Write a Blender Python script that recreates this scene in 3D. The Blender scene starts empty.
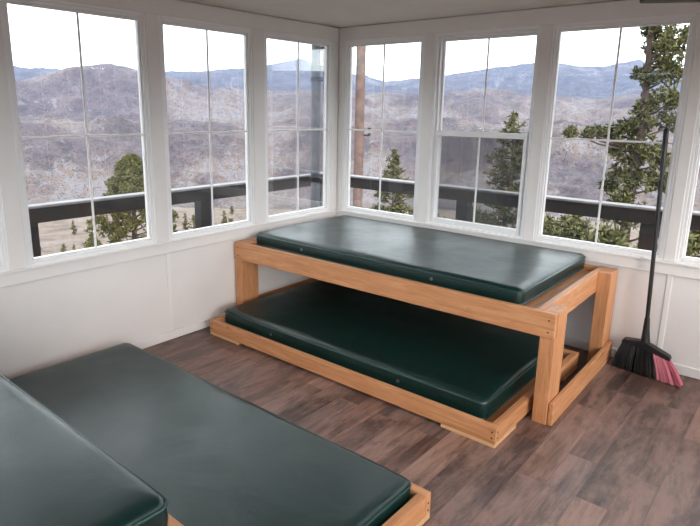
import bpy, bmesh, math, random
import numpy as np
from mathutils import Vector, Matrix
S = bpy.context.scene
COL = S.collection
R = math.radians

# ------------------------------------------------------------------ camera
cam_d = bpy.data.cameras.new('camera')
cam = bpy.data.objects.new('camera', cam_d); COL.objects.link(cam)
CAM = Vector((3.121, -3.758, 1.5))
yaw, pitch, roll, FPX = R(40.238), R(-12.991), R(0.791), 581.1
fw = Vector((-math.sin(yaw)*math.cos(pitch), math.cos(yaw)*math.cos(pitch), math.sin(pitch)))
rt = Vector((math.cos(yaw), math.sin(yaw), 0)); up = rt.cross(fw)
rt2 = rt*math.cos(roll)+up*math.sin(roll); up2 = up*math.cos(roll)-rt*math.sin(roll)
M = Matrix((rt2, up2, -fw)).transposed().to_4x4(); M.translation = CAM
cam.matrix_world = M
cam_d.sensor_width = 36; cam_d.lens = FPX/700*36
cam_d.shift_x = (350-330.5)/700; cam_d.shift_y = -(263-242)/700
cam_d.clip_start = .05; cam_d.clip_end = 40000
S.camera = cam
# ------------------------------------------------------------------ world
W = bpy.data.worlds.new('overcast_sky'); S.world = W; W.use_nodes = True
nt = W.node_tree; nt.nodes.clear()
tc = nt.nodes.new('ShaderNodeTexCoord'); sp = nt.nodes.new('ShaderNodeSeparateXYZ')
cr = nt.nodes.new('ShaderNodeValToRGB'); bg = nt.nodes.new('ShaderNodeBackground'); wo = nt.nodes.new('ShaderNodeOutputWorld')
mp = nt.nodes.new('ShaderNodeMapping'); mp.inputs['Scale'].default_value = (1, 1, 4)
nz = nt.nodes.new('ShaderNodeTexNoise'); nz.inputs['Scale'].default_value = 2.2; nz.inputs['Detail'].default_value = 5
mx = nt.nodes.new('ShaderNodeMix'); mx.data_type = 'RGBA'; mx.blend_type = 'MULTIPLY'; mx.inputs[0].default_value = .35
nt.links.new(tc.outputs['Generated'], sp.inputs[0]); nt.links.new(sp.outputs['Z'], cr.inputs[0])
nt.links.new(tc.outputs['Generated'], mp.inputs[0]); nt.links.new(mp.outputs[0], nz.inputs[0])
e = cr.color_ramp.elements
e[0].position = 0.0; e[0].color = (.76, .88, 1, 1); e[1].position = .5; e[1].color = (.90, .95, 1, 1)
nt.links.new(cr.outputs[0], mx.inputs[6]); nt.links.new(nz.outputs['Fac'], mx.inputs[7])
nt.links.new(mx.outputs[2], bg.inputs[0]); bg.inputs[1].default_value = 3.0
nt.links.new(bg.outputs[0], wo.inputs[0])
# the soft overcast sun, high and almost shadowless
sd = bpy.data.lights.new('overcast_sun', 'SUN'); sd.energy = 3.7; sd.angle = R(45); sd.color = (1, .93, .88)
sun = bpy.data.objects.new('overcast_sun', sd); COL.objects.link(sun); sun.rotation_euler = (R(68), 0, R(60))   # low behind thin cloud, at the photographer's back
V = S.view_settings; V.view_transform = 'Standard'; V.look = 'None'; V.gamma = 1; V.use_curve_mapping = False; V.exposure = 0.66
S.cycles.volume_bounces = 0
S.cycles.max_bounces = 10; S.cycles.diffuse_bounces = 6; S.cycles.transparent_max_bounces = 24

# ------------------------------------------------------------------ helpers
def srgb(*c):
    return tuple((x/255/12.92 if x/255 <= .04045 else ((x/255+.055)/1.055)**2.4) for x in c)+(1,)
class N:
    def __init__(s, name, rough=.6):
        s.m = bpy.data.materials.new(name); s.m.use_nodes = True; s.t = s.m.node_tree
        s.b = s.t.nodes['Principled BSDF']; s.b.inputs['Roughness'].default_value = rough
        s.o = s.t.nodes['Material Output']
    def n(s, typ, **k):
        x = s.t.nodes.new('ShaderNode'+typ)
        for a, v in k.items():
            if a.startswith('i_'): x.inputs[a[2:].replace('_', ' ')].default_value = v
            else: setattr(x, a, v)
        return x
    def l(s, a, b): s.t.links.new(a, b)
    def coords(s, scale=(1, 1, 1), rot=(0, 0, 0), which='Object'):
        a = s.n('TexCoord'); b = s.n('Mapping'); b.inputs['Scale'].default_value = scale; b.inputs['Rotation'].default_value = rot
        s.l(a.outputs[which], b.inputs[0]); return b.outputs[0]
    def noise(s, vec, scale, detail=4, rough=.55, dist=0):
        x = s.n('TexNoise'); s.l(vec, x.inputs[0]); x.inputs['Scale'].default_value = scale; x.inputs['Detail'].default_value = detail
        x.inputs['Roughness'].default_value = rough; x.inputs['Distortion'].default_value = dist; return x.outputs['Fac']
    def ramp(s, fac, stops, interp='LINEAR'):
        x = s.n('ValToRGB'); x.color_ramp.interpolation = interp; e = x.color_ramp.elements
        while len(e) < len(stops): e.new(.5)
        for q, (p, c) in zip(e, stops):
            q.position = p; q.color = c if len(c) == 4 else (*c, 1)
        s.l(fac, x.inputs[0]); return x.outputs[0]
    def mix(s, fac, a, b, mode='MIX'):
        x = s.n('Mix', data_type='RGBA', blend_type=mode)
        for k, v in ((0, fac), (6, a), (7, b)):
            if hasattr(v, 'links'): s.l(v, x.inputs[k])
            else: x.inputs[k].default_value = v
        return x.outputs[2]
    def math(s, op, a, b=0):
        x = s.n('Math', operation=op)
        for k, v in ((0, a), (1, b)):
            if hasattr(v, 'links'): s.l(v, x.inputs[k])
            else: x.inputs[k].default_value = v
        return x.outputs[0]
    def bump(s, h, strength=.2, dist=.01):
        x = s.n('Bump'); x.inputs['Strength'].default_value = strength; x.inputs['Distance'].default_value = dist
        s.l(h, x.inputs['Height']); s.l(x.outputs[0], s.b.inputs['Normal'])
    def color(s, c):
        if hasattr(c, 'links'): s.l(c, s.b.inputs['Base Color'])
        else: s.b.inputs['Base Color'].default_value = c
        return s

def plain(name, c, rough=.6, metal=0, var=.06, scale=6):
    a = N(name, rough); v = a.coords()
    n1 = a.noise(v, scale, 5)
    a.color(a.mix(a.ramp(n1, [(.35, (0, 0, 0)), (.65, (1, 1, 1))]), tuple(x*(1-var) for x in c[:3])+(1,), tuple(min(1, x*(1+var)) for x in c[:3])+(1,)))
    a.b.inputs['Metallic'].default_value = metal
    return a.m
MAT = {}
MAT['wall'] = plain('white_wall_paint', srgb(226, 221, 218), .55, var=.02, scale=3)
MAT['ceiling'] = plain('ceiling_paint', srgb(222, 217, 210), .7, var=.02)
MAT['trim'] = plain('white_trim_paint', srgb(230, 226, 223), .4, var=.015)
MAT['vinyl'] = plain('white_window_vinyl', srgb(238, 237, 237), .3, var=.01)
MAT['black'] = plain('black_plastic', srgb(26, 26, 28), .38, var=.1, scale=20)
MAT['steel'] = plain('dull_steel', srgb(150, 150, 150), .35, .9)
MAT['darksteel'] = plain('dark_screw_steel', srgb(58, 46, 40), .45, .6)
MAT['mast'] = plain('galvanised_grey', srgb(92, 98, 106), .6, 0, var=.2, scale=14)
MAT['deckwood'] = plain('dark_deck_stain', srgb(27, 19, 18), .7, var=.35, scale=9)
MAT['capwood'] = plain('pale_cap', srgb(128, 126, 128), .6, var=.12, scale=8)  # cap boards much paler than the rail boards below
MAT['deckfloor'] = plain('grey_deck_boards', srgb(80, 72, 68), .8, var=.2, scale=5)
MAT['bark'] = plain('pine_bark', srgb(58, 46, 40), .9, var=.4, scale=8)
MAT['polewood'] = plain('red_brown_pole_wood', srgb(90, 72, 66), .85, var=.3, scale=5)
MAT['rooftin'] = plain('dark_roof_sheet', srgb(70, 72, 74), .5, .4)

def wood(name, axis, c1, c2, c3):
    a = N(name, .52)
    sc = {0: (1.2, 16, 16), 1: (16, 1.2, 16), 2: (16, 16, 1.2)}[axis]
    v = a.coords(sc); w = a.noise(v, 2.2, 6, .6, 1.2)
    fine = a.noise(v, 14, 4, .7)
    col = a.ramp(w, [(.25, c1), (.5, c2), (.75, c3)])
    col = a.mix(.22, col, a.ramp(fine, [(.3, c1), (.7, (1, .94, .84))]), 'MULTIPLY')
    # knots
    kv = a.n('TexVoronoi'); kv.inputs['Scale'].default_value = 3.4; a.l(a.coords({0: (1, 2.2, 2.2), 1: (2.2, 1, 2.2), 2: (2.2, 2.2, 1)}[axis]), kv.inputs[0])
    k = a.ramp(kv.outputs['Distance'], [(.03, (1, 1, 1)), (.085, (0, 0, 0))])
    col = a.mix(a.math('MULTIPLY', k, .65), col, srgb(120, 66, 40))
    a.color(col); a.bump(w, .15, .002)
    return a.m
c1, c2, c3 = srgb(168, 114, 74)[:3], srgb(198, 140, 96)[:3], srgb(214, 164, 118)[:3]
WX, WY, WZ = (wood('fir_lumber_'+n, i, c1, c2, c3) for i, n in enumerate(('lengthwise', 'crosswise', 'upright')))
WPALE = wood('pale_fir_shim', 0, srgb(196, 150, 106)[:3], srgb(214, 172, 130)[:3], srgb(222, 188, 148)[:3])

def vinyl_fabric():
    a = N('dark_green_vinyl', .36); v = a.coords()
    big = a.noise(v, 2.5, 3)
    a.color(a.mix(big, srgb(3, 33, 30), srgb(6, 40, 37)))
    fine = a.n('TexVoronoi'); fine.inputs['Scale'].default_value = 260; a.l(v, fine.inputs[0])
    wr = a.noise(v, 3.2, 3, .5, .6)
    h = a.math('ADD', a.math('MULTIPLY', wr, 1.0), a.math('MULTIPLY', fine.outputs['Distance'], .05))
    a.bump(h, .25, .02)
    a.l(a.ramp(a.noise(v, 5, 4), [(.3, (.30, .30, .30)), (.7, (.42, .42, .42))]), a.b.inputs['Roughness'])
    return a.m
MAT['vinyl_green'] = vinyl_fabric()
MAT['piping'] = plain('green_vinyl_piping', srgb(26, 62, 57), .35)

def floor_mat():
    a = N('wood_plank_floor', .42); v = a.coords()
    mpn = a.n('Mapping'); mpn.inputs['Rotation'].default_value = (0, 0, R(90)); a.l(v, mpn.inputs[0])
    br = a.n('TexBrick'); a.l(mpn.outputs[0], br.inputs[0])
    br.inputs['Color1'].default_value = (0, 0, 0, 1); br.inputs['Color2'].default_value = (1, 1, 1, 1); br.inputs['Mortar'].default_value = (.5, .5, .5, 1)
    br.inputs['Scale'].default_value = 1; br.inputs['Mortar Size'].default_value = .0012; br.inputs['Brick Width'].default_value = .78; br.inputs['Row Height'].default_value = .122
    br.inputs['Mortar Smooth'].default_value = .3; br.offset = .37; br.offset_frequency = 2
    val = br.outputs['Color']
    g = a.n('Mapping'); g.inputs['Scale'].default_value = (14, 1.1, 1); a.l(v, g.inputs[0])
    add = a.n('VectorMath', operation='ADD'); a.l(g.outputs[0], add.inputs[0]); 
    sc = a.n('VectorMath', operation='SCALE'); a.l(val, sc.inputs[0]); sc.inputs['Scale'].default_value = 37.; a.l(sc.outputs[0], add.inputs[1])
    gr = a.noise(add.outputs[0], 1.5, 7, .65, 1.6)
    pm = a.n('Mapping'); pm.inputs['Scale'].default_value = (7, 2.2, 1); a.l(v, pm.inputs[0]); pa = a.n('VectorMath', operation='ADD'); a.l(pm.outputs[0], pa.inputs[0]); a.l(sc.outputs[0], pa.inputs[1])
    patch = a.noise(pa.outputs[0], 1.1, 6, .7, .3)
    base = a.ramp(val, [(0, srgb(74, 58, 54)), (.25, srgb(142, 111, 98)), (.42, srgb(98, 86, 86)), (.6, srgb(166, 132, 116)), (.78, srgb(92, 72, 64)), (1, srgb(138, 118, 112))])
    dark = a.ramp(gr, [(.34, srgb(112, 94, 88)), (.5, srgb(210, 200, 198)), (.64, srgb(255, 248, 246))])
    c = a.mix(.85, base, dark, 'MULTIPLY')
    c = a.mix(a.math('MULTIPLY', a.ramp(patch, [(.44, (0, 0, 0)), (.6, (1, 1, 1))]), .5), c, srgb(160, 128, 116))
    c = a.mix(a.math('MULTIPLY', a.ramp(a.noise(pa.outputs[0], 2.3, 7, .75, .4), [(.52, (0, 0, 0)), (.62, (1, 1, 1))]), .5), c, srgb(78, 62, 56))
    scr = a.noise(add.outputs[0], 9, 4, .7, 2)
    c = a.mix(a.math('MULTIPLY', a.ramp(scr, [(.6, (0, 0, 0)), (.72, (1, 1, 1))]), .35), c, srgb(60, 46, 42))
    c = a.mix(a.math('MULTIPLY', br.outputs['Fac'], .45), c, srgb(50, 38, 35))
    a.color(c)
    a.l(a.ramp(gr, [(.3, (.38, .38, .38)), (.7, (.55, .55, .55))]), a.b.inputs['Roughness'])
    a.bump(a.math('ADD', gr, a.math('MULTIPLY', br.outputs['Fac'], -2)), .25, .0015)
    return a.m
MAT['floor'] = floor_mat()

def glass_mat():
    a = N('window_glass'); a.t.nodes.remove(a.b)
    tr = a.n('BsdfTransparent'); tr.inputs[0].default_value = (.985, .99, .99, 1)
    gl = a.n('BsdfGlossy'); gl.inputs['Roughness'].default_value = .02
    fr = a.n('Fresnel'); fr.inputs[0].default_value = 1.33
    m = a.n('MixShader'); a.l(a.math('MINIMUM', a.math('MULTIPLY', fr.outputs[0], 1.0), .5), m.inputs[0]); a.l(tr.outputs[0], m.inputs[1]); a.l(gl.outputs[0], m.inputs[2])
    a.l(m.outputs[0], a.o.inputs[0]); return a.m
MAT['glass'] = glass_mat()
def screen_mat():
    a = N('insect_screen_mesh'); a.t.nodes.remove(a.b)
    tr = a.n('BsdfTransparent'); df = a.n('BsdfDiffuse'); df.inputs[0].default_value = (.10, .105, .11, 1)
    m = a.n('MixShader'); m.inputs[0].default_value = .34
    a.l(tr.outputs[0], m.inputs[1]); a.l(df.outputs[0], m.inputs[2]); a.l(m.outputs[0], a.o.inputs[0]); return a.m
MAT['screen'] = screen_mat()

def needle_mat(name, a_, b_):
    m = N(name, .7); g = m.n('NewGeometry'); c = m.ramp(g.outputs['Random Per Island'], [(0, a_), (1, b_)]); m.color(c)
    m.b.inputs['Specular IOR Level'].default_value = .2
    return m.m
def tagit(o, label=None, cat=None, group=None, kind=None):
    if label: o['label'] = label
    if cat: o['category'] = cat
    if group: o['group'] = group
    if kind: o['kind'] = kind
    return o
def link(name, me, mat=None, parent=None):
    o = bpy.data.objects.new(name, me); COL.objects.link(o)
    if mat is not None and not me.materials: me.materials.append(mat)
    if parent: o.parent = parent
    return o
def empty(name, loc, label, cat, group=None):
    o = bpy.data.objects.new(name, None); COL.objects.link(o); o.location = loc; o.empty_display_size = .1
    return tagit(o, label, cat, group)
def bm_box(bm, lo, hi, bevel=0, seg=2):
    lo = Vector(lo); hi = Vector(hi)
    r = bmesh.ops.create_cube(bm, size=1)
    vs = r['verts']
    for v in vs:
        v.co = Vector(((lo.x+hi.x)/2+v.co.x*(hi.x-lo.x), (lo.y+hi.y)/2+v.co.y*(hi.y-lo.y), (lo.z+hi.z)/2+v.co.z*(hi.z-lo.z)))
    if bevel:
        es = list({e for v in vs for e in v.link_edges})
        bmesh.ops.bevel(bm, geom=es, offset=bevel, segments=seg, profile=.5, affect='EDGES')
def done(name, bm, mat, parent=None, smooth=False):
    bmesh.ops.recalc_face_normals(bm, faces=bm.faces)
    me = bpy.data.meshes.new(name); bm.to_mesh(me); bm.free()
    if smooth:
        for p in me.polygons: p.use_smooth = True
        me.set_sharp_from_angle(angle=R(40))
    return link(name, me, mat, parent)
def box(name, lo, hi, mat, parent=None, bevel=.003, seg=2):
    bm = bmesh.new(); bm_box(bm, lo, hi, bevel, seg); return done(name, bm, mat, parent)
def bm_tube(bm, pts, rad, seg=10, caps=True):
    pts = [Vector(p) for p in pts]
    rads = rad if isinstance(rad, (list, tuple)) else [rad]*len(pts)
    rings = []; prev = None
    for i, p in enumerate(pts):
        d = (pts[min(i+1, len(pts)-1)]-pts[max(i-1, 0)]).normalized()
        if prev is None:
            a = Vector((0, 0, 1)) if abs(d.z) < .9 else Vector((1, 0, 0)); u = d.cross(a).normalized()
        else: u = (prev-d*prev.dot(d)).normalized()
        prev = u; w = d.cross(u)
        rings.append([bm.verts.new(p+(u*math.cos(2*math.pi*k/seg)+w*math.sin(2*math.pi*k/seg))*rads[i]) for k in range(seg)])
    for a, b in zip(rings, rings[1:]):
        for k in range(seg): bm.faces.new((a[k], a[(k+1) % seg], b[(k+1) % seg], b[k]))
    if caps: bm.faces.new(rings[0][::-1]); bm.faces.new(rings[-1])
def tube(name, pts, rad, mat, parent=None, seg=10):
    bm = bmesh.new(); bm_tube(bm, pts, rad, seg); return done(name, bm, mat, parent, True)
def struct(o): o['kind'] = 'structure'; return o

# ------------------------------------------------------------------ room shell
SZ = 4.27; CH = 2.12; T = .07
ZB, ZT = .700, 1.972
OB, OT = ZB-.05, ZT+.05       # rough opening
struct(box('floor', (-T, -SZ-T, -.08), (SZ+T, T, 0), MAT['floor'], bevel=0))
struct(box('ceiling', (-T, -SZ-T, CH), (SZ+T, T, CH+.10), MAT['ceiling'], bevel=0))
struct(box('roof', (-.35, -SZ-.35, CH+.12), (SZ+.35, .35, CH+.20), MAT['rooftin'], bevel=0))
# glass spans measured along each wall from the far corner
LEFT = [(.140, .788), (.982, 1.630), (1.802, 2.500), (2.672, 3.320), (3.490, 4.120)]
RIGHT = [(.121, .765), (.935, 1.597), (1.757, 2.443), (2.586, 3.240), (3.410, 4.110)]
# each wall: (origin, along direction, outward direction)
WALLS = {'left': (Vector((0, 0, 0)), Vector((0, -1, 0)), Vector((-1, 0, 0)), LEFT),
         'right': (Vector((0, 0, 0)), Vector((1, 0, 0)), Vector((0, 1, 0)), RIGHT),
         'back': (Vector((0, -SZ, 0)), Vector((1, 0, 0)), Vector((0, -1, 0)), RIGHT),
         'front': (Vector((SZ, 0, 0)), Vector((0, -1, 0)), Vector((1, 0, 0)), LEFT)}
def wbox(bm, wall, a0, a1, o0, o1, z0, z1, bevel=0):
    o, d, n, _ = WALLS[wall]
    p = o+d*a0+n*o0; q = o+d*a1+n*o1
    bm_box(bm, (min(p.x, q.x), min(p.y, q.y), z0), (max(p.x, q.x), max(p.y, q.y), z1), bevel)
for w, (o, d, n, spans) in WALLS.items():
    bm = bmesh.new()
    e0, e1 = (-T, SZ+T) if w in ('right', 'back') else (0, SZ)
    wbox(bm, w, e0, e1, 0, T, 0, OB); wbox(bm, w, e0, e1, 0, T, OT, CH)
    edges = [e0]
    for a, b in spans: edges += [a-.05, b+.05]
    edges.append(e1)
    for k in range(0, len(edges), 2): wbox(bm, w, edges[k], edges[k+1], 0, T, OB, OT)
    struct(done('wall_'+w, bm, MAT['wall']))
    bm = bmesh.new()
    f0, f1 = (.018, SZ-.018) if w in ('left', 'front') else (0, SZ)
    wbox(bm, w, f0, f1, 0, -.014, .0, .058, .003); struct(done('baseboard_'+w, bm, MAT['trim']))
# interior trims
tn = [0]
def trim(wall, *a, bevel=.003):
    tn[0] += 1; bm = bmesh.new(); wbox(bm, wall, *a, bevel=bevel); return struct(done('trim_%d' % tn[0], bm, MAT['trim']))
for w, (o, d, n, spans) in WALLS.items():
    f0, f1 = (.02, SZ-.02) if w in ('left', 'front') else (0, SZ)
    trim(w, f0, f1, 0, -.018, .585, .652)             # apron board under the sills
    trim(w, f0, f1, 0, -.030, .650, .664)             # narrow stool ledge
    trim(w, f0, f1, 0, -.016, ZT+.045, CH-.005)           # head board
    for k in range(len(spans)+1):
        a = spans[k-1][1]+.042 if k else .0165
        b = spans[k][0]-.042 if k < len(spans) else SZ-.0165
        if b-a > .01: trim(w, a, b, 0, -.016, .664, ZT+.045)
# batten strips covering the wall-panel joints
for w, a in (('left', 1.68), ('left', 2.9), ('left', .46), ('right', 2.53), ('right', 1.31), ('right', 3.75)):
    trim(w, a-.014, a+.014, 0, -.004, .058, .585, bevel=.002)

wn = [0]
def window(wall, a, b, hung=False):
    wn[0] += 1
    o, d, n, _ = WALLS[wall]
    mid = o+d*((a+b)/2); root = bpy.data.objects.new('window_%d' % wn[0], None); COL.objects.link(root); struct(root)
    root.location = (mid.x, mid.y, OB)
    inv = Matrix.Translation((-mid.x, -mid.y, -OB))
    def part(name, bm, mat, par=None):
        bmesh.ops.transform(bm, matrix=inv, verts=bm.verts)
        return done(name, bm, mat, par or root)
    def ring(bm, a0, a1, z0, z1, wd, o0, o1, bev=.003):
        wbox(bm, wall, a0, a0+wd, o0, o1, z0, z1, bev); wbox(bm, wall, a1-wd, a1, o0, o1, z0, z1, bev)
        wbox(bm, wall, a0+wd, a1-wd, o0, o1, z0, z0+wd, bev); wbox(bm, wall, a0+wd, a1-wd, o0, o1, z1-wd, z1, bev)
    m = (a+b)/2; zm = 1.332
    bm = bmesh.new(); ring(bm, a-.0495, b+.0495, OB+.0005, OT-.0005, .0225, .052, -.012)
    part('window_frame', bm, MAT['vinyl'])
    bm = bmesh.new()
    if not hung:
        ring(bm, a-.0275, b+.0275, ZB-.0275, ZT+.0275, .0175, .034, -.008)
        ring(bm, a-.010, b+.010, ZB-.010, ZT+.010, .010, .032, .002)
        part('sash', bm, MAT['vinyl'])
        bm = bmesh.new()
        wbox(bm, wall, m-.006, m+.006, .004, .010, ZB, ZT, .001)
        wbox(bm, wall, a, m-.006, .004, .010, zm-.0055, zm+.0055, .001); wbox(bm, wall, m+.006, b, .004, .010, zm-.0055, zm+.0055, .001)
        part('muntin', bm, MAT['vinyl'])
        bm = bmesh.new(); wbox(bm, wall, a-.004, b+.004, .011, .016, ZB-.004, ZT+.004); part('glass_pane', bm, MAT['glass'])
    else:
        ring(bm, a-.0275, b+.0275, ZB-.0275, ZT+.0275, .0175, .066, .012); part('jamb_liner', bm, MAT['vinyl'])
        bm = bmesh.new(); ring(bm, a-.010, b+.010, zm-.02, ZT+.010, .014, .066, .045, .002); us = part('upper_sash', bm, MAT['vinyl'])
        bm = bmesh.new(); wbox(bm, wall, m-.006, m+.006, .050, .055, zm, ZT-.005, .001); part('muntin', bm, MAT['vinyl'], us)
        bm = bmesh.new(); wbox(bm, wall, a, b, .056, .061, zm, ZT); part('glass_pane', bm, MAT['glass'], us)
        bm = bmesh.new(); ring(bm, a-.010, b+.010, ZB-.010, zm+.020, .022, .042, .000, .003); wbox(bm, wall, a-.008, b+.008, .042, -.006, zm-.016, zm+.020, .003)
        ls = part('lower_sash', bm, MAT['vinyl'])
        bm = bmesh.new(); wbox(bm, wall, m-.006, m+.006, .010, .016, ZB+.01, zm-.01, .001); part('muntin', bm, MAT['vinyl'], ls)
        bm = bmesh.new(); wbox(bm, wall, a, b, .017, .022, ZB+.005, zm); part('glass_pane', bm, MAT['glass'], ls)
        bm = bmesh.new(); wbox(bm, wall, m-.028, m+.028, .018, -.004, zm+.0205, zm+.034, .004); wbox(bm, wall, m-.010, m+.012, .010, -.012, zm+.034, zm+.044, .003)
        part('sash_lock', bm, MAT['vinyl'])
        bm = bmesh.new(); wbox(bm, wall, a-.005, b+.005, .0685, .069, ZB-.005, zm+.01); sc = part('insect_screen', bm, MAT['screen'])
        bm = bmesh.new(); ring(bm, a-.010, b+.010, ZB-.009, zm+.014, .012, .073, .067, .001); part('screen_frame', bm, MAT['vinyl'], sc)
    return root
for w, (o, d, n, spans) in WALLS.items():
    for k, (a, b) in enumerate(spans): window(w, a, b, hung=(w in ('right', 'back') and k in (1, 3) and not (w == 'right' and k == 3)))

# ------------------------------------------------------------------ catwalk and railing
bm = bmesh.new(); D = .98
bm_box(bm, (-D-.12, T, -.16), (SZ+D, D+.12, -.08)); bm_box(bm, (-D-.12, -SZ-D, -.16), (-T, T, -.08))
bm_box(bm, (-T, -SZ-D-.12, -.16), (SZ+D, -SZ-T, -.08)); bm_box(bm, (SZ+T, -SZ-T, -.16), (SZ+D, T, -.08))
struct(done('catwalk_deck', bm, MAT['deckfloor']))
rail = empty('deck_railing', (-.95, .95, -.08), 'dark brown wooden catwalk railing with a pale cap running outside the windows', 'railing')
def rbox(name, lo, hi, mat, bevel=.004):
    L = Vector(rail.location); return box(name, Vector(lo)-L, Vector(hi)-L, mat, rail, bevel)
RZ = .815
rbox('rail_board', (-.945, .95, RZ-.115), (SZ+.95, .99, RZ-.012), MAT['deckwood'])
rbox('rail_board', (-.985, -SZ-.95, RZ-.115), (-.945, .99, RZ-.012), MAT['deckwood'])
c = rbox('cap_board', (-.93, .925, RZ-.010), (SZ+.95, 1.035, RZ+.008), MAT['capwood']); tagit(c, 'pale cap board')
c = rbox('cap_board', (-1.03, -SZ-.95, RZ-.010), (-.932, 1.035, RZ+.008), MAT['capwood']); tagit(c, 'pale cap board')
for x in (.60, 2.13, 3.7): rbox('rail_post', (x, .992, -.08), (x+.11, 1.09, RZ-.012), MAT['deckwood'])
for y in (-2.17, -.66, -3.8): rbox('rail_post', (-1.085, y, -.08), (-.987, y+.12, RZ-.012), MAT['deckwood'])
rbox('rail_post', (-1.085, .992, -.08), (-.987, 1.09, RZ-.012), MAT['deckwood'])

# grey mast clamped near the corner, with a dark cable
mast = empty('antenna_mast', (-.5, .29, -.08), 'grey metal mast with clamps and a black cable outside the far corner', 'mast')
tube('mast_tube', [(0, 0, 0), (0, 0, 2.9)], .043, MAT['mast'], mast, 14)
tube('cable', [(.05, .045, 2.6), (.05, .045, 2.0), (.052, .045, 1.80), (.07, .055, 1.45), (.085, .065, 1.1), (.06, .05, .92), (.05, .045, .6), (.05, .05, .05)], .009, MAT['black'], mast, 8)
for z in (.93, 1.83, 1.93): 
    bm = bmesh.new(); bm_tube(bm, [(0, 0, z-.02), (0, 0, z+.02)], .052, 14); bm_box(bm, (.03, -.02, z-.018), (.075, .04, z+.018), .003); done('clamp', bm, MAT['black'], mast)
box('bracket_arm', (-.02, .03, 2.075), (.20, .07, 2.115), MAT['mast'], mast)

# ------------------------------------------------------------------ bunks
def mattress(name, lo, hi, label, gx, rear=False, sag=.004):
    cx, cy = (lo[0]+hi[0])/2, (lo[1]+hi[1])/2
    root = empty(name, (cx, cy, lo[2]), label, 'mattress', 'green vinyl mattresses on the bunks')
    X, Y, Z = hi[0]-lo[0], hi[1]-lo[1], hi[2]-lo[2]
    bm = bmesh.new(); nx, ny = 40, 20; rr = .020
    rnd = random.Random(hash(label) % 1000 if False else len(label))
    ph = [rnd.uniform(0, 6) for _ in range(6)]
    # rounded outline, stacked in loops: side then top grid
    def outline(inset, z, rad=.035, n=8):
        out = []
        for qx, qy, a0 in ((1, 1, 0), (-1, 1, 90), (-1, -1, 180), (1, -1, 270)):
            ccx, ccy = qx*(X/2-rad), qy*(Y/2-rad)
            for k in range(n+1):
                a = R(a0+90*k/n); out.append(((ccx+(rad-inset)*math.cos(a)), (ccy+(rad-inset)*math.sin(a)), z))
        # subdivide straight runs
        res = []
        for i, p in enumerate(out):
            q = out[(i+1) % len(out)]; L = math.dist(p, q); res.append(p)
            if L > .1:
                m = 24
                for k in range(1, m): res.append(tuple(p[j]+(q[j]-p[j])*k/m for j in range(3)))
        return res
    prof = [(.010, 0), (.002, .006), (0, .014), (-.003, Z*.5), (0, Z-.022), (.002, Z-.014), (.008, Z-.005), (.018, Z)]
    loops = []
    for ins, z in prof:
        pts = outline(ins, z)
        vs = []
        for (x, y, zz) in pts:
            w = 1+0*x; bulge = .0022*math.sin(x*9+ph[0])*math.sin(y*7+ph[1]) if 0 < z < Z else 0
            dz = -(.003+.003*math.sin(x*5+ph[2]+y*3)) if z > Z*.6 else 0
            l = math.hypot(x, y) or 1
            vs.append(bm.verts.new((x+bulge*x/l*2, y+bulge*y/l*2, zz+dz)))
        loops.append(vs)
    for a, b in zip(loops, loops[1:]):
        n = len(a)
        for k in range(n): bm.faces.new((a[k], a[(k+1) % n], b[(k+1) % n], b[k]))
    # top: successive inset loops toward a line of centre
    last = loops[-1]
    for s in (.97, .9, .78, .6, .4, .2, .06):
        ring = []
        for v in loops[-1]:
            x, y = v.co.x*s, v.co.y*s
            z = Z+.006*(1-s)+sag*.6*math.sin(x*4+ph[3])*math.sin(y*6+ph[4])*(1-s)**.5
            ring.append(bm.verts.new((x, y, z)))
        n = len(ring)
        for k in range(n): bm.faces.new((last[k], last[(k+1) % n], ring[(k+1) % n], ring[k]))
        last = ring
    bm.faces.new(last); bm.faces.new(loops[0][::-1])
    done('cover', bm, MAT['vinyl_green'], root, True)
    for z in (Z-.020, .016):
        pts = outline(-.0015, z); pts.append(pts[0]); pts.append(pts[1])
        tube('piping', pts, .0045, MAT['piping'], root, 6)
    for x in gx:
        bm = bmesh.new(); yy = -Y/2-.003
        if rear: yy = Y/2+.003
        s = -1 if not rear else 1
        bm_tube(bm, [(x-cx, yy-.001*s, Z*.5), (x-cx, yy+.004*s, Z*.5)], .009, 12)
        tagit(done('grommet', bm, MAT['steel'], root, True), 'small metal vent grommet')
    return root
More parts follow.
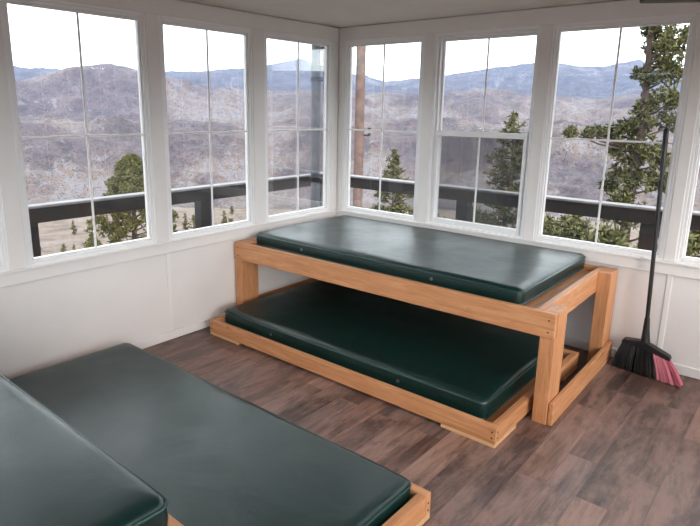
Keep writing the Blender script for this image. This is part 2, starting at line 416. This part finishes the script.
def bunk(name, x0, x1, yf, yb, dirn, label):
    """raised bunk; dirn=-1: open long side faces -y"""
    root = empty(name, ((x0+x1)/2, (yf+yb)/2, 0), label, 'bunk bed frame', 'raised fir bunk frames')
    L = Vector(root.location); s = dirn
    H = .571
    def b(nm, xa, xb, ya, yb_, z0, z1, mat, bev=.004):
        lo = Vector((min(xa, xb), min(ya, yb_), z0))-L; hi = Vector((max(xa, xb), max(ya, yb_), z1))-L
        return box(nm, lo, hi, mat, root, bev)
    bw = .036
    b('front_beam', x0, x1-.006, yf, yf-s*bw, H-.124, H, WX)
    b('back_beam', x0+.112, x1-.112, yb, yb+s*bw, H-.124, H-.004, WX)
    for xe, q in ((x0, 1), (x1, -1)):
        bm = bmesh.new(); xs = sorted((xe+.002*q, xe+q*.073)); y2 = yf-s*(bw+.125)
        for ya, z0, z1 in ((yf-s*.005, 0, H-.125), (yf-s*(bw+.0005), H-.125, H)):
            yy = sorted((ya, y2)); bm_box(bm, Vector((xs[0], yy[0], z0))-L, Vector((xs[1], yy[1], z1))-L, .003)
        done('post', bm, WZ, root)
        b('post', xe, xe+q*.076, yb+s*.004, yb+s*.165, 0, H+.001, WZ)
        b('end_beam', xe+q*.074, xe+q*.110, yf-s*(bw+.0005), yb, H-.124, H+.0005, WY)
        b('bottom_rail', xe-q*.001, xe-q*(.024 if q<0 else .003), yf-s*.012, yb+s*.02, 0.001, .118, WY)
    # slatted deck: ledger boards across
    n = 9; xa, xb = x0+.112, x1-.112
    for k in range(n):
        wd = (xb-xa)/n; b('deck_board', xa+k*wd+.002, xa+(k+1)*wd-.002, yf-s*(bw+.002), yb+s*(bw+.002), H-.052, H-.034, WY, .002)
    for xe, q in ((x0, 1), (x1, -1)):
        for z in (H-.035, H-.095):
            bm = bmesh.new(); bm_tube(bm, [(xe+q*.035-L.x, yf+s*.0012-L.y, z), (xe+q*.035-L.x, yf-s*.004-L.y, z)], .0042, 8); done('screw', bm, MAT['darksteel'], root)
    return root
def trundle(name, x0, x1, yf, yb, s, label, H=.102, F=.018):
    root = empty(name, ((x0+x1)/2, (yf+yb)/2, 0), label, 'trundle bed frame', 'low fir trundle frames')
    L = Vector(root.location)
    def b(nm, xa, xb, ya, yb_, z0, z1, mat, bev=.003):
        lo = Vector((min(xa, xb), min(ya, yb_), z0))-L; hi = Vector((max(xa, xb), max(ya, yb_), z1))-L
        return box(nm, lo, hi, mat, root, bev)
    bw = .036
    b('front_beam', x0, x1, yf, yf-s*bw, F, H, WX); b('back_beam', x0, x1, yb, yb+s*bw, F, H, WX)
    for xe, q in ((x0, 1), (x1, -1)):
        b('end_beam', xe, xe+q*bw, yf-s*(bw+.0005), yb+s*(bw+.0005), F, H, WY)
        for ye, t in ((yf, -s), (yb, s)):
            bm = bmesh.new()
            a = Vector((xe, ye, 0))-L
            def bb(xa, xb, ya, yb_): bm_box(bm, (min(xa, xb), min(ya, yb_), 0), (max(xa, xb), max(ya, yb_), F-.0005), .002)
            bb(a.x, a.x+q*.28, a.y, a.y+t*bw); bb(a.x, a.x+q*bw, a.y+t*bw, a.y+t*.24)
            tagit(done('foot_pad', bm, WPALE, root), 'pale wood pad under the corner')
        for z in (.075, .045):
            bm = bmesh.new(); bm_tube(bm, [(xe+q*.018-L.x, yf+s*.0012-L.y, z), (xe+q*.018-L.x, yf-s*.004-L.y, z)], .0045, 8); done('screw', bm, MAT['darksteel'], root)
            bm = bmesh.new(); bm_tube(bm, [(xe-q*.0012-L.x, yf-s*.018-L.y, z), (xe+q*.004-L.x, yf-s*.018-L.y, z)], .0045, 8); done('screw', bm, MAT['darksteel'], root)
    n = 9; xa, xb = x0+bw, x1-bw
    for k in range(n):
        wd = (xb-xa)/n; b('deck_board', xa+k*wd+.002, xa+(k+1)*wd-.002, yf-s*(bw+.002), yb+s*(bw+.002), .040, .056, WY, .002)
    return root
# bunk under the right-hand windows
far_bunk = bunk('bunk_frame', .006, 2.262, -1.112, -.022, -1, 'raised light wood bunk frame standing under the far windows by the broom')
far_bunk.rotation_euler.z = .015; far_bunk.location.y -= .017; far_bunk.location.x += .004
mattress('mattress', (.125, -1.045, .5385), (2.070, -.045, .640), 'dark green vinyl mattress on top of the raised bunk under the far windows', (.58, 1.56))
trundle('trundle_frame', .125, 2.172, -1.462, -.330, -1, 'low light wood trundle frame pulled halfway out from under the far bunk')
mattress('mattress', (.172, -1.385, .0575), (2.075, -.385, .172), 'dark green vinyl mattress on the low trundle beneath the far bunk', (.64, 1.59))
# bunk nearer the camera, facing the first one
bunk('bunk_frame', .018, 2.262, -3.095, -4.235, 1, 'raised light wood bunk frame at the near left, mostly hidden beneath its mattress')
mattress('mattress', (.125, -4.13, .5385), (2.118, -3.112, .648), 'dark green vinyl mattress on the near raised bunk in the bottom left corner', (.58, 1.56), True)
trundle('trundle_frame', .125, 2.190, -2.057, -3.16, 1, 'low light wood trundle frame pulled out from the near left bunk', .113, .025)
mattress('mattress', (.160, -3.07, .0575), (2.134, -2.094, .162), 'wide dark green vinyl mattress on the low trundle in the foreground', (.64, 1.59), True)

# ------------------------------------------------------------------ broom
bx = empty('broom', (2.56, -.10, 0), 'black angle broom with pink bristles leaning upright by the window', 'broom')
def lb(p): return (p[0]-2.56, p[1]+.10, p[2])
top = Vector((2.410, -.035, 1.405)); sock = Vector((2.462, -.088, .255))
tube('handle', [lb(sock.lerp(top, t)) for t in (0, .5, 1)], .0115, MAT['black'], bx, 14)
g = sock.lerp(top, .80)
tube('grip', [lb(g), lb(top), lb(top+(top-sock).normalized()*.012)], [.0145, .0145, .009], MAT['black'], bx, 14)
bm = bmesh.new(); bm_tube(bm, [lb(top+(top-sock).normalized()*.010+Vector((0, .004, 0))), lb(top+(top-sock).normalized()*.03)], [.006, .003], 8)
done('hang_loop', bm, MAT['black'], bx, True)
tube('socket', [lb(sock+Vector((.006, -.004, -.085))), lb(sock), lb(sock+(top-sock).normalized()*.07)], [.026, .018, .014], MAT['black'], bx, 14)
# angled head block: runs from upper left to lower right
def prism(bm, poly, y0, y1, bev=0):
    a = [bm.verts.new((x-2.56, y0(x)+.10 if callable(y0) else y0+.10, z)) for x, z in poly]
    b = [bm.verts.new((x-2.56, y1(x)+.10 if callable(y1) else y1+.10, z)) for x, z in poly]
    bm.faces.new(a); bm.faces.new(b[::-1]); n = len(a)
    for k in range(n): bm.faces.new((a[k], b[k], b[(k+1) % n], a[(k+1) % n]))
bm = bmesh.new()
prism(bm, [(2.345, .160), (2.355, .174), (2.44, .184), (2.49, .176), (2.606, .128), (2.612, .106), (2.598, .100), (2.47, .146), (2.35, .146)], -.070, -.125)
bmesh.ops.bevel(bm, geom=list(bm.edges), offset=.004, segments=2, affect='EDGES')
done('head_block', bm, MAT['black'], bx, True)
def bristles(name, mat, u0, u1, seed, n, label):
    rnd = random.Random(seed); bm = bmesh.new()
    for i in range(n):
        u = rnd.uniform(u0, u1); yv = rnd.uniform(-.045, .035)
        # top on the head block's underside, bottom flared on the floor
        tx = 2.352+u*.248; tz = .152 if u < .42 else .152-(u-.42)*.070
        bxx = 2.318+u*.378; flare = yv*1.25
        p0 = Vector((tx, -.098+yv*.48, tz)); p2 = Vector((bxx+rnd.uniform(-.004, .004), -.105+flare*(1-.3*u)-.075*u, .003+rnd.uniform(0, .008)))
        p1 = p0.lerp(p2, .5)+Vector((-.006+.012*u, -.004, .004))
        bm_tube(bm, [lb(p0), lb(p1), lb(p2)], [.0022, .0024, .0020], 4)
    tagit(done(name, bm, mat, bx), label)
MAT['pink'] = needle_mat('pink_bristle_plastic', srgb(150, 52, 72), srgb(226, 150, 164))
bristles('bristles', MAT['black'], 0, .66, 1, 900, 'black bristles')
bristles('bristles', MAT['pink'], .66, 1, 2, 420, 'pink bristles')

# ceiling fixture at the top edge of the view
fx = empty('ceiling_fixture', (2.70, -.53, CH), 'dark flat fixture hanging under the ceiling above the right windows', 'fixture')

# ------------------------------------------------------------------ terrain
def vnoise(x, y, seed):
    xi = np.floor(x).astype(np.int64); yi = np.floor(y).astype(np.int64); fx_ = x-xi; fy_ = y-yi
    fx_ = fx_*fx_*(3-2*fx_); fy_ = fy_*fy_*(3-2*fy_)
    def h(a, b):
        n = (a*374761393+b*668265263+seed*1442695) & 0xffffffff; n = ((n ^ (n >> 13))*1274126177) & 0xffffffff
        return ((n ^ (n >> 16)) & 0xffff)/65535.
    return (h(xi, yi)*(1-fx_)+h(xi+1, yi)*fx_)*(1-fy_)+(h(xi, yi+1)*(1-fx_)+h(xi+1, yi+1)*fx_)*fy_
def fbm(x, y, seed, octs=5, ridge=False):
    s = 0; a = .5; t = 0
    for i in range(octs):
        n = vnoise(x*2**i+i*17.3, y*2**i-i*9.1, seed+i)
        if ridge: n = 1-abs(2*n-1)
        s = s+a*n; t += a; a *= .5
    return s/t
RP = [0, 12, 20, 40, 100, 250, 350, 450, 560, 680, 850, 1050, 1250, 1500, 1900, 2300, 2700, 3100, 3700, 4800, 6000, 7500, 9500]
ZP = [-3.6, -4.2, -5.6, -10, -22.5, -49, -60, -82, -104, -104, -84, -56, -38, -48, -60, -25, 5, 30, 10, -20, 190, 400, 200]
AZ = np.radians([60, 90, 98, 101.9, 103.5, 106.5, 109.3, 111.8, 115.7, 119.7, 125.3, 129, 133.3, 138.2, 142.6, 147.1, 150.5, 152.9, 157.6, 170, 200])
FAR = [3.3, 3.5, 3.5, 3.5, 4.3, 3.7, 3.9, 4.1, 3.7, 3.0, 2.5, 3.3, 4.4, 3.5, 3.1, 2.9, 2.7, 2.8, 2.9, 3.1, 3]
MID = [1.2, 1.2, 1.2, 1.3, 1.2, .8, .7, .9, 1.4, 1.2, .8, 1.0, 1.0, 1.1, 1.6, 2.4, 3.2, 3.0, 1.5, 2.0, 2]
def height(x, y):
    x = np.asarray(x, float); y = np.asarray(y, float)
    dx, dy = x-CAM.x, y-CAM.y
    r = np.hypot(dx, dy); az = np.arctan2(dy, dx) % (2*math.pi)
    z = np.interp(r, RP, ZP)
    far = 7500*np.tan(np.radians(np.interp(az, AZ, FAR))); mid = 3100*np.tan(np.radians(np.interp(az, AZ, MID)))
    wf = np.clip((r-4800)/2700, 0, 1); wf = wf*wf*(3-2*wf)
    wm = np.exp(-((r-3100)/620.)**2)
    z = z+wf*(far-400)+wm*(mid-30)
    hillamp = np.interp(r, [0, 15, 60, 300, 1000, 2500, 6000], [0, .2, 2.0, 12, 62, 130, 150])
    n = fbm(x/260, y/260, 3, 6, True)-.55
    m = fbm(x/900, y/900, 11, 6, True)-.55
    q = fbm(x/38, y/38, 5, 4)-.5
    gul = fbm(az*14, np.log(r+1)*4.2, 41, 6, True)-.55; gul2 = fbm(az*5+7, np.log(r+1)*2.6, 51, 5, True)-.55
    wn_ = np.clip((900-r)/700, 0, 1)
    lim = 1-.75*np.exp(-((r-7500)/900.)**2)-.5*np.exp(-((r-3100)/300.)**2)
    return z+hillamp*lim*((1-wn_)*(m*.5+gul2*.8+gul*.35)+wn_*n*.7)+np.interp(r, [0, 15, 60], [0, .15, 1])*q*1.6+(fbm(x/120, y/120, 21, 4, True)-.5)*np.interp(r, [0, 1500, 6000, 9000], [0, 10, 40, 40])
def terrain(name, r0, r1, nr, mat, VS=.42):
    rs = np.exp(np.linspace(math.log(r0), math.log(r1), nr))
    az = np.concatenate([np.radians(np.linspace(80, 178, 560)), np.radians(np.linspace(180, 438, 60))])
    na = len(az); RR, AA = np.meshgrid(rs, az, indexing='ij')
    X = CAM.x+RR*np.cos(AA); Y = CAM.y+RR*np.sin(AA); Z = height(X, Y)
    co = np.stack([X, Y, Z], -1).reshape(-1, 3)
    i = np.arange(nr-1)[:, None]*na; j = np.arange(na)[None, :]; j2 = (j+1) % na
    f = np.stack([i+j, i+na+j, i+na+j2, i+j2], -1).reshape(-1, 4)
    me = bpy.data.meshes.new(name); me.vertices.add(len(co)); me.vertices.foreach_set('co', co.ravel().astype(np.float32))
    me.loops.add(f.size); me.loops.foreach_set('vertex_index', f.ravel().astype(np.int32))
    me.polygons.add(len(f)); me.polygons.foreach_set('loop_start', np.arange(0, f.size, 4, dtype=np.int32))
    me.polygons.foreach_set('use_smooth', np.ones(len(f), bool)); me.update(calc_edges=True)
    uv = me.uv_layers.new(name='slope'); A2 = AA.copy(); A2[RR < 0] = 0
    fl = f.ravel(); a_ = A2.ravel()[fl]; a_ = np.where((j+0*i).repeat(1).ravel().repeat(4) == na-1, a_, a_)
    uv.data.foreach_set('uv', np.stack([a_*10, np.log(RR.ravel()[fl])*10*VS], -1).ravel().astype(np.float32))
    o = link(name, me, mat); struct(o); return o
def ground_mat(name, soils, snow, trees, snowamt, treeamt, s0, ts, bs, bumpd, tan=None, treescale=.3):
    # pattern follows the fall of the slopes: gullies, brush and snow streaks run downhill
    a = N(name, .95); u = a.n('UVMap', uv_map='slope'); v = u.outputs[0]
    n1 = a.noise(v, s0, 12, .66, .5); n2 = a.noise(v, s0*5, 12, .75, .6); n3 = a.noise(v, s0*.4, 8, .62)
    c = a.ramp(n1, [(.38, soils[0]), (.47, soils[1]), (.54, soils[2]), (.63, soils[3])])
    if tan: c = a.mix(a.ramp(a.math('ADD', n3, 0), [(.47, (0, 0, 0)), (.56, (1, 1, 1))]), c, tan)
    c = a.mix(a.math('MULTIPLY', a.ramp(n2, [(.45, (0, 0, 0)), (.56, (1, 1, 1))]), .6), c, tuple(x*.58 for x in soils[0])+(1,))
    rid = a.math('ABSOLUTE', a.math('SUBTRACT', a.noise(v, s0*1.8, 9, .62, .8), .5))
    c = a.mix(a.math('MULTIPLY', a.ramp(rid, [(.0, (1, 1, 1)), (.035, (0, 0, 0))]), snowamt), c, snow)
    sn = a.math('MULTIPLY', a.ramp(a.math('ADD', a.math('MULTIPLY', n2, .6), a.math('MULTIPLY', n3, .5)), [(.585-snowamt*.12, (0, 0, 0)), (.64-snowamt*.12, (1, 1, 1))]), .8)
    c = a.mix(sn, c, snow)
    vo = a.n('TexVoronoi'); vo.inputs['Scale'].default_value = ts; a.l(v, vo.inputs[0])
    dens = a.noise(v, s0*1.7, 9, .68, .5)
    spot = a.math('MULTIPLY', a.ramp(vo.outputs['Distance'], [(treescale*.7, (1, 1, 1)), (treescale*1.4, (0, 0, 0))]), a.ramp(dens, [(.60-treeamt*.25, (0, 0, 0)), (.66-treeamt*.22, (1, 1, 1))]))
    c = a.mix(a.math('MULTIPLY', spot, .9), c, trees)
    a.color(c); a.bump(a.noise(a.coords(), bs, 9, .65, .4), .8, bumpd)
    return a.m
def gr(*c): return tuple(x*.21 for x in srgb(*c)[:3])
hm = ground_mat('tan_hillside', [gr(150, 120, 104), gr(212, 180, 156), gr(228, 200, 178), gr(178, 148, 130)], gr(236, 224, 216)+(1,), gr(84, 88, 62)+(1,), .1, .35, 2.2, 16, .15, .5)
vm = ground_mat('hazy_brushy_slopes', [gr(98, 84, 100), gr(138, 118, 132), gr(162, 140, 148), gr(116, 106, 128)], gr(208, 202, 212)+(1,), gr(52, 54, 62)+(1,), .2, .95, 1.5, 26, .008, 14, gr(186, 158, 144)+(1,))  # purple-grey brush and soil, with some lavender of the haze painted in
fm = ground_mat('hazy_forested_range', [gr(76, 82, 100), gr(100, 104, 124), gr(132, 132, 150), gr(84, 90, 108)], gr(196, 198, 214)+(1,), gr(52, 60, 78)+(1,), .15, .8, 1.8, 30, .003, 30)  # dark forest with the blue of distant haze painted into its colours
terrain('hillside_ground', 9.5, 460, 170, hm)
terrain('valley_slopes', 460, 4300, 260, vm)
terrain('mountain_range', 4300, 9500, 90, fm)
# ground right beneath the tower, plus its legs
bm = bmesh.new(); bmesh.ops.create_circle(bm, cap_ends=True, radius=9.8, segments=64)
for v_ in bm.verts: v_.co += Vector((CAM.x, CAM.y, -4.05))
struct(done('summit_ground', bm, hm))
# haze over the valley, real scattering air
hz = bpy.data.materials.new('valley_haze'); hz.use_nodes = True; t = hz.node_tree; t.nodes.clear()
vs = t.nodes.new('ShaderNodeVolumeScatter'); vs.inputs['Color'].default_value = (.36, .50, 1, 1); vs.inputs['Density'].default_value = 3.6e-5; vs.inputs['Anisotropy'].default_value = 0
ou = t.nodes.new('ShaderNodeOutputMaterial'); t.links.new(vs.outputs[0], ou.inputs['Volume'])
bm = bmesh.new()
poly = [(-12000, 12000), (6000, 12000), (6000, 440), (-440, 440), (-440, -9000), (-12000, -9000)]
lo_ = [bm.verts.new((x, y, -700)) for x, y in poly]; hi_ = [bm.verts.new((x, y, 1300)) for x, y in poly]
bm.faces.new(lo_[::-1]); bm.faces.new(hi_)
for k in range(6): bm.faces.new((lo_[k], lo_[(k+1) % 6], hi_[(k+1) % 6], hi_[k]))
tagit(done('haze', bm, hz), 'thin blue haze lying over the valley and the distant mountains', 'haze', kind='stuff')

# ------------------------------------------------------------------ trees
NM = needle_mat('pine_needles', srgb(40, 46, 28), srgb(102, 100, 62))
def pine_meshes(h, cr, base, seed, nb, tufts, tl, tw, blades=9, gap=.0, round_=False):
    rnd = random.Random(seed); bt = bmesh.new(); tr = h*.016+.03
    lean = rnd.uniform(-.02, .02)*h
    bm_tube(bt, [(lean*k/6*math.sin(k), lean*k/8, h*k/6) for k in range(7)], [tr*(1-k/6.6) for k in range(7)], 8)
    V_ = []; F_ = []
    def tuft(p, l):
        for _ in range(blades):
            d = Vector((rnd.gauss(0, 1), rnd.gauss(0, 1), rnd.gauss(.35, .9))).normalized()
            s = d.cross(Vector((rnd.gauss(0, 1), rnd.gauss(0, 1), rnd.gauss(0, 1)))).normalized()*tw*rnd.uniform(.6, 1.2)
            e_ = p+d*l*rnd.uniform(.6, 1.1); i = len(V_)
            V_.extend([p-s*.5, p+s*.5, e_+s*.35, e_-s*.35]); F_.append((i, i+1, i+2, i+3))
    for b_ in range(nb):
        f = (b_+rnd.random())/nb; zf = base+(1-base)*f
        if round_: prof = math.sin(math.pi*min(1, (.12+.88*f)))**.6*(1-.25*f)
        else: prof = (1-f)**.75*(.55+.45*min(1, f*6))+.06
        L = cr*prof*rnd.uniform(.55, 1.15)
        a = rnd.uniform(0, 2*math.pi); z0 = h*zf
        tip = Vector((math.cos(a)*L, math.sin(a)*L, z0+L*rnd.uniform(-.12, .28)))
        st = Vector((0, 0, z0-.03*h*.5)); mid = st.lerp(tip, .5)+Vector((0, 0, -.06*L))
        bm_tube(bt, [st, mid, tip], [tr*.28*(1-f*.6), tr*.16, tr*.05], 4, False)
        clumps = max(2, int(tufts*prof*1.2))
        for c in range(clumps):
            u = rnd.uniform(.3+gap, 1.03)
            p = st.lerp(tip, u)+Vector((rnd.gauss(0, .10*L), rnd.gauss(0, .10*L), rnd.gauss(.02*L, .05*L)))
            tuft(p, tl*rnd.uniform(.7, 1.3))
    tm = bpy.data.meshes.new('trunk'); bt.to_mesh(tm); bt.free(); tm.materials.append(MAT['bark'])
    fm_ = bpy.data.meshes.new('foliage'); fm_.from_pydata([tuple(v) for v in V_], [], F_); fm_.materials.append(NM)
    return tm, fm_
def place_tree(az, r, h, meshes, label, cat='tree', group=None, rz=0, s=1, name='pine_tree', sink=.25):
    x = CAM.x+r*math.cos(R(az)); y = CAM.y+r*math.sin(R(az)); z = float(height(x, y)) if r > 9.8 else -4.05
    root = empty(name, (x, y, z-sink), label, cat, group); root.rotation_euler.z = rz; root.scale = (s, s, s)
    for nm, me in zip(('trunk', 'foliage'), meshes):
        o = bpy.data.objects.new(nm, me); COL.objects.link(o); o.parent = root
    return root
def top_h(az, r, el):  # tree height whose top reaches elevation el
    x = CAM.x+r*math.cos(R(az)); y = CAM.y+r*math.sin(R(az)); return CAM.z+r*math.tan(R(el))-float(height(x, y))+.25
CL = [(0.32, 3.44, 0.48), (0.08, 3.11, 0.36), (0.64, 2.97, 0.42), (0.29, 2.71, 0.42), (-0.12, 3.48, 0.21), (0.61, 2.39, 0.3), (0.07, 2.33, 0.24), (-0.29, 2.46, 0.18), (0.4, 1.85, 0.39), (0.04, 1.68, 0.3), (-0.03, 1.26, 0.39), (0.54, 1.27, 0.36), (-0.35, 1.05, 0.3), (-0.83, 0.95, 0.24), (-1.05, .95, .18), (-1.3, 0.91, 0.2), (-1.52, .95, .16), (-1.72, 0.95, 0.13), (-0.61, 0.52, 0.27), (-0.18, 0.55, 0.42), (0.33, 0.57, 0.36), (0.72, 0.35, 0.3), (-0.46, -0.12, 0.42), (0.14, -0.15, 0.45), (0.58, -0.29, 0.36), (-0.79, -0.5, 0.24), (-0.15, -0.7, 0.3), (0.79, 1.8, 0.24), (0.68, 3.31, 0.21), (-0.46, -1.19, 0.36), (0.26, -1.1, 0.36), (0.77, -1.43, 0.36), (.2, 4.0, .4), (.5, 4.4, .35), (.1, 4.8, .3), (.25, 5.3, .2)]
def clump_tree(x, y, clumps, seed, depth, label):
    rnd = random.Random(seed); zb = float(height(x, y))-.25
    root = empty('pine_tree', (x, y, zb), label, 'tree'); bt = bmesh.new()
    ztop = max(c[1] for c in clumps)-zb
    trunk = [Vector((.05*math.sin(k*1.3), .04*math.cos(k*1.7)-.04, ztop*k/10)) for k in range(11)]
    bm_tube(bt, trunk, [.17*(1-k/11)+.015 for k in range(11)], 10)
    V_ = []; F_ = []
    for cl_ in clumps:
        lx, wz, rad = cl_[:3]; dy = cl_[3] if len(cl_) > 3 else rnd.uniform(-depth, depth)*min(1, .4+abs(lx)); c = Vector((lx, dy, wz-zb))
        st = Vector((0, 0, max(.2, c.z-.25-rnd.random()*.25)))
        mid = st.lerp(c, .55)+Vector((rnd.uniform(-.05, .05), rnd.uniform(-.05, .05), -.06))
        bm_tube(bt, [st, mid, c], [.035, .022, .01], 5, False)
        for _ in range(int(26+150*rad)):
            d = Vector((rnd.gauss(0, 1), rnd.gauss(0, 1), rnd.gauss(0, .75))); d = d.normalized()*rad*(rnd.random()**.45)
            p = c+d; q = mid.lerp(c, rnd.uniform(.5, 1))
            if rnd.random() < .22: bm_tube(bt, [q, p], [.007, .004], 3, False)
            for _b in range(8):
                e = Vector((rnd.gauss(0, 1), rnd.gauss(0, 1), rnd.gauss(.4, .8))).normalized()
                sd_ = e.cross(Vector((rnd.gauss(0, 1), rnd.gauss(0, 1), rnd.gauss(0, 1)))).normalized()*.021*rnd.uniform(.6, 1.3)
                t_ = p+e*rnd.uniform(.07, .13); i_ = len(V_)
                V_.extend([p-sd_, p+sd_, t_+sd_*.6, t_-sd_*.6]); F_.append((i_, i_+1, i_+2, i_+3))
    tm = bpy.data.meshes.new('trunk'); bt.to_mesh(tm); bt.free(); link('trunk', tm, MAT['bark'], root)
    me = bpy.data.meshes.new('foliage'); me.from_pydata([tuple(v) for v in V_], [], F_); link('foliage', me, NM, root)
clump_tree(-.63, 12.8, CL, 5, .9, 'large ponderosa pine close behind the window by the broom')
rnd = random.Random(9); top_z = CAM.z+26*math.tan(R(-4.2)); DC = []
for k in range(74):
    dz = 5.2*((k+rnd.random())/74)**1.1; rr_ = 1.95*(1-math.exp(-dz*.75))*rnd.uniform(.45, 1.0); t_ = k*2.4
    DC.append((rr_*math.cos(t_), top_z-.3-dz, rnd.uniform(.26, .42), rr_*math.sin(t_)))
clump_tree(CAM.x+26*math.cos(R(149.2)), CAM.y+26*math.sin(R(149.2)), DC, 6, 1, 'broad rounded pine outside the left windows behind the railing')
h = top_h(124.1, 30, -4.0)
place_tree(124.1, 30, h, pine_meshes(h, 2.0, .06, 12, 150, 12, .20, .055, 10), 'pointed young pine just right of the brown utility pole')
h = top_h(113.2, 27, -.2)
place_tree(113.2, 27, h, pine_meshes(h, 2.2, .08, 4, 170, 12, .20, .055, 10), 'tall dark pine seen through the window with the sliding sash')
bush = pine_meshes(2.8, 1.3, .03, 21, 90, 13, .15, .042, 10, round_=True)
for az, r, el, lb_ in ((107.3, 22, -8.9, 'bushy pine sapling below the railing left of the large ponderosa'), (104.2, 14.5, -9.6, 'dense green sapling at the foot of the large ponderosa'), (97.6, 17, -8.6, 'bushy sapling seen in the rightmost window'), (121.9, 34, -9.0, 'low bushy sapling right of the pointed young pine'), (109.5, 31, -9.3, 'small bushy pine at the left edge of the wide window'), (116.2, 38, -9.0, 'bushy sapling left of the tall dark pine behind the insect screen')):
    place_tree(az, r, 0, bush, lb_, rz=az*3, s=top_h(az, r, el)/2.9, name='pine_sapling')
sm = pine_meshes(5.2, 1.3, .08, 31, 46, 5, .35, .12, 7); sm2 = pine_meshes(4.2, 1.5, .08, 33, 46, 5, .35, .12, 7, round_=True)
for az, r, s, lb_ in ((154.7, 88, .42, 'small dark pine on the meadow below the left railing'), (145.6, 74, .8, 'rusty brown shrubby pine at the left of the second window'), (140.2, 95, 1.0, 'dark pine by the right edge of the second window'), (138.9, 100, .9, 'second dark pine against the right edge of the second window'), (154.6, 190, .9, 'tiny lone pine on the far meadow seen in the largest left window'), (151.9, 200, .7, 'tiny pine left of the broad rounded pine')):
    place_tree(az, r, 0, sm if r > 70 else sm2, lb_, rz=az, s=s)
rnd = random.Random(77)
for k in range(60):
    az = rnd.uniform(92, 162); r = rnd.choice((rnd.uniform(70, 200), rnd.uniform(150, 420)))
    place_tree(az, r, 0, rnd.choice((sm, sm2)), 'small conifer dotted across the open hillside below', group='small conifers on the hillside', rz=rnd.uniform(0, 6), s=rnd.uniform(.45, 1.15))
# utility pole beyond the railing
px, py = CAM.x+15*math.cos(R(127.6)), CAM.y+15*math.sin(R(127.6))
pole = empty('utility_pole', (px, py, -4.3), 'reddish brown wooden utility pole standing outside the far corner window', 'pole')
tube('pole_shaft', [(0, 0, 0), (0, 0, 10)], [.135, .11], MAT['polewood'], pole, 16)
for z in (5.28, 5.14):
    bm = bmesh.new(); bm_tube(bm, [(.09, .07, z), (.21, .15, z)], .03, 8); bm_tube(bm, [(.2, .15, z-.02), (.2, .15, z+.05)], .04, 8); done('insulator', bm, MAT['black'], pole)
# fixture geometry
L = Vector(fx.location)
box('mounting_plate', (-.26, -.10, -.03), (.26, .10, -.0005), MAT['black'], fx); box('shade', (-.35, -.15, -.118), (.35, .15, -.03), MAT['black'], fx, .008, 3); fx.rotation_euler.z = R(29)
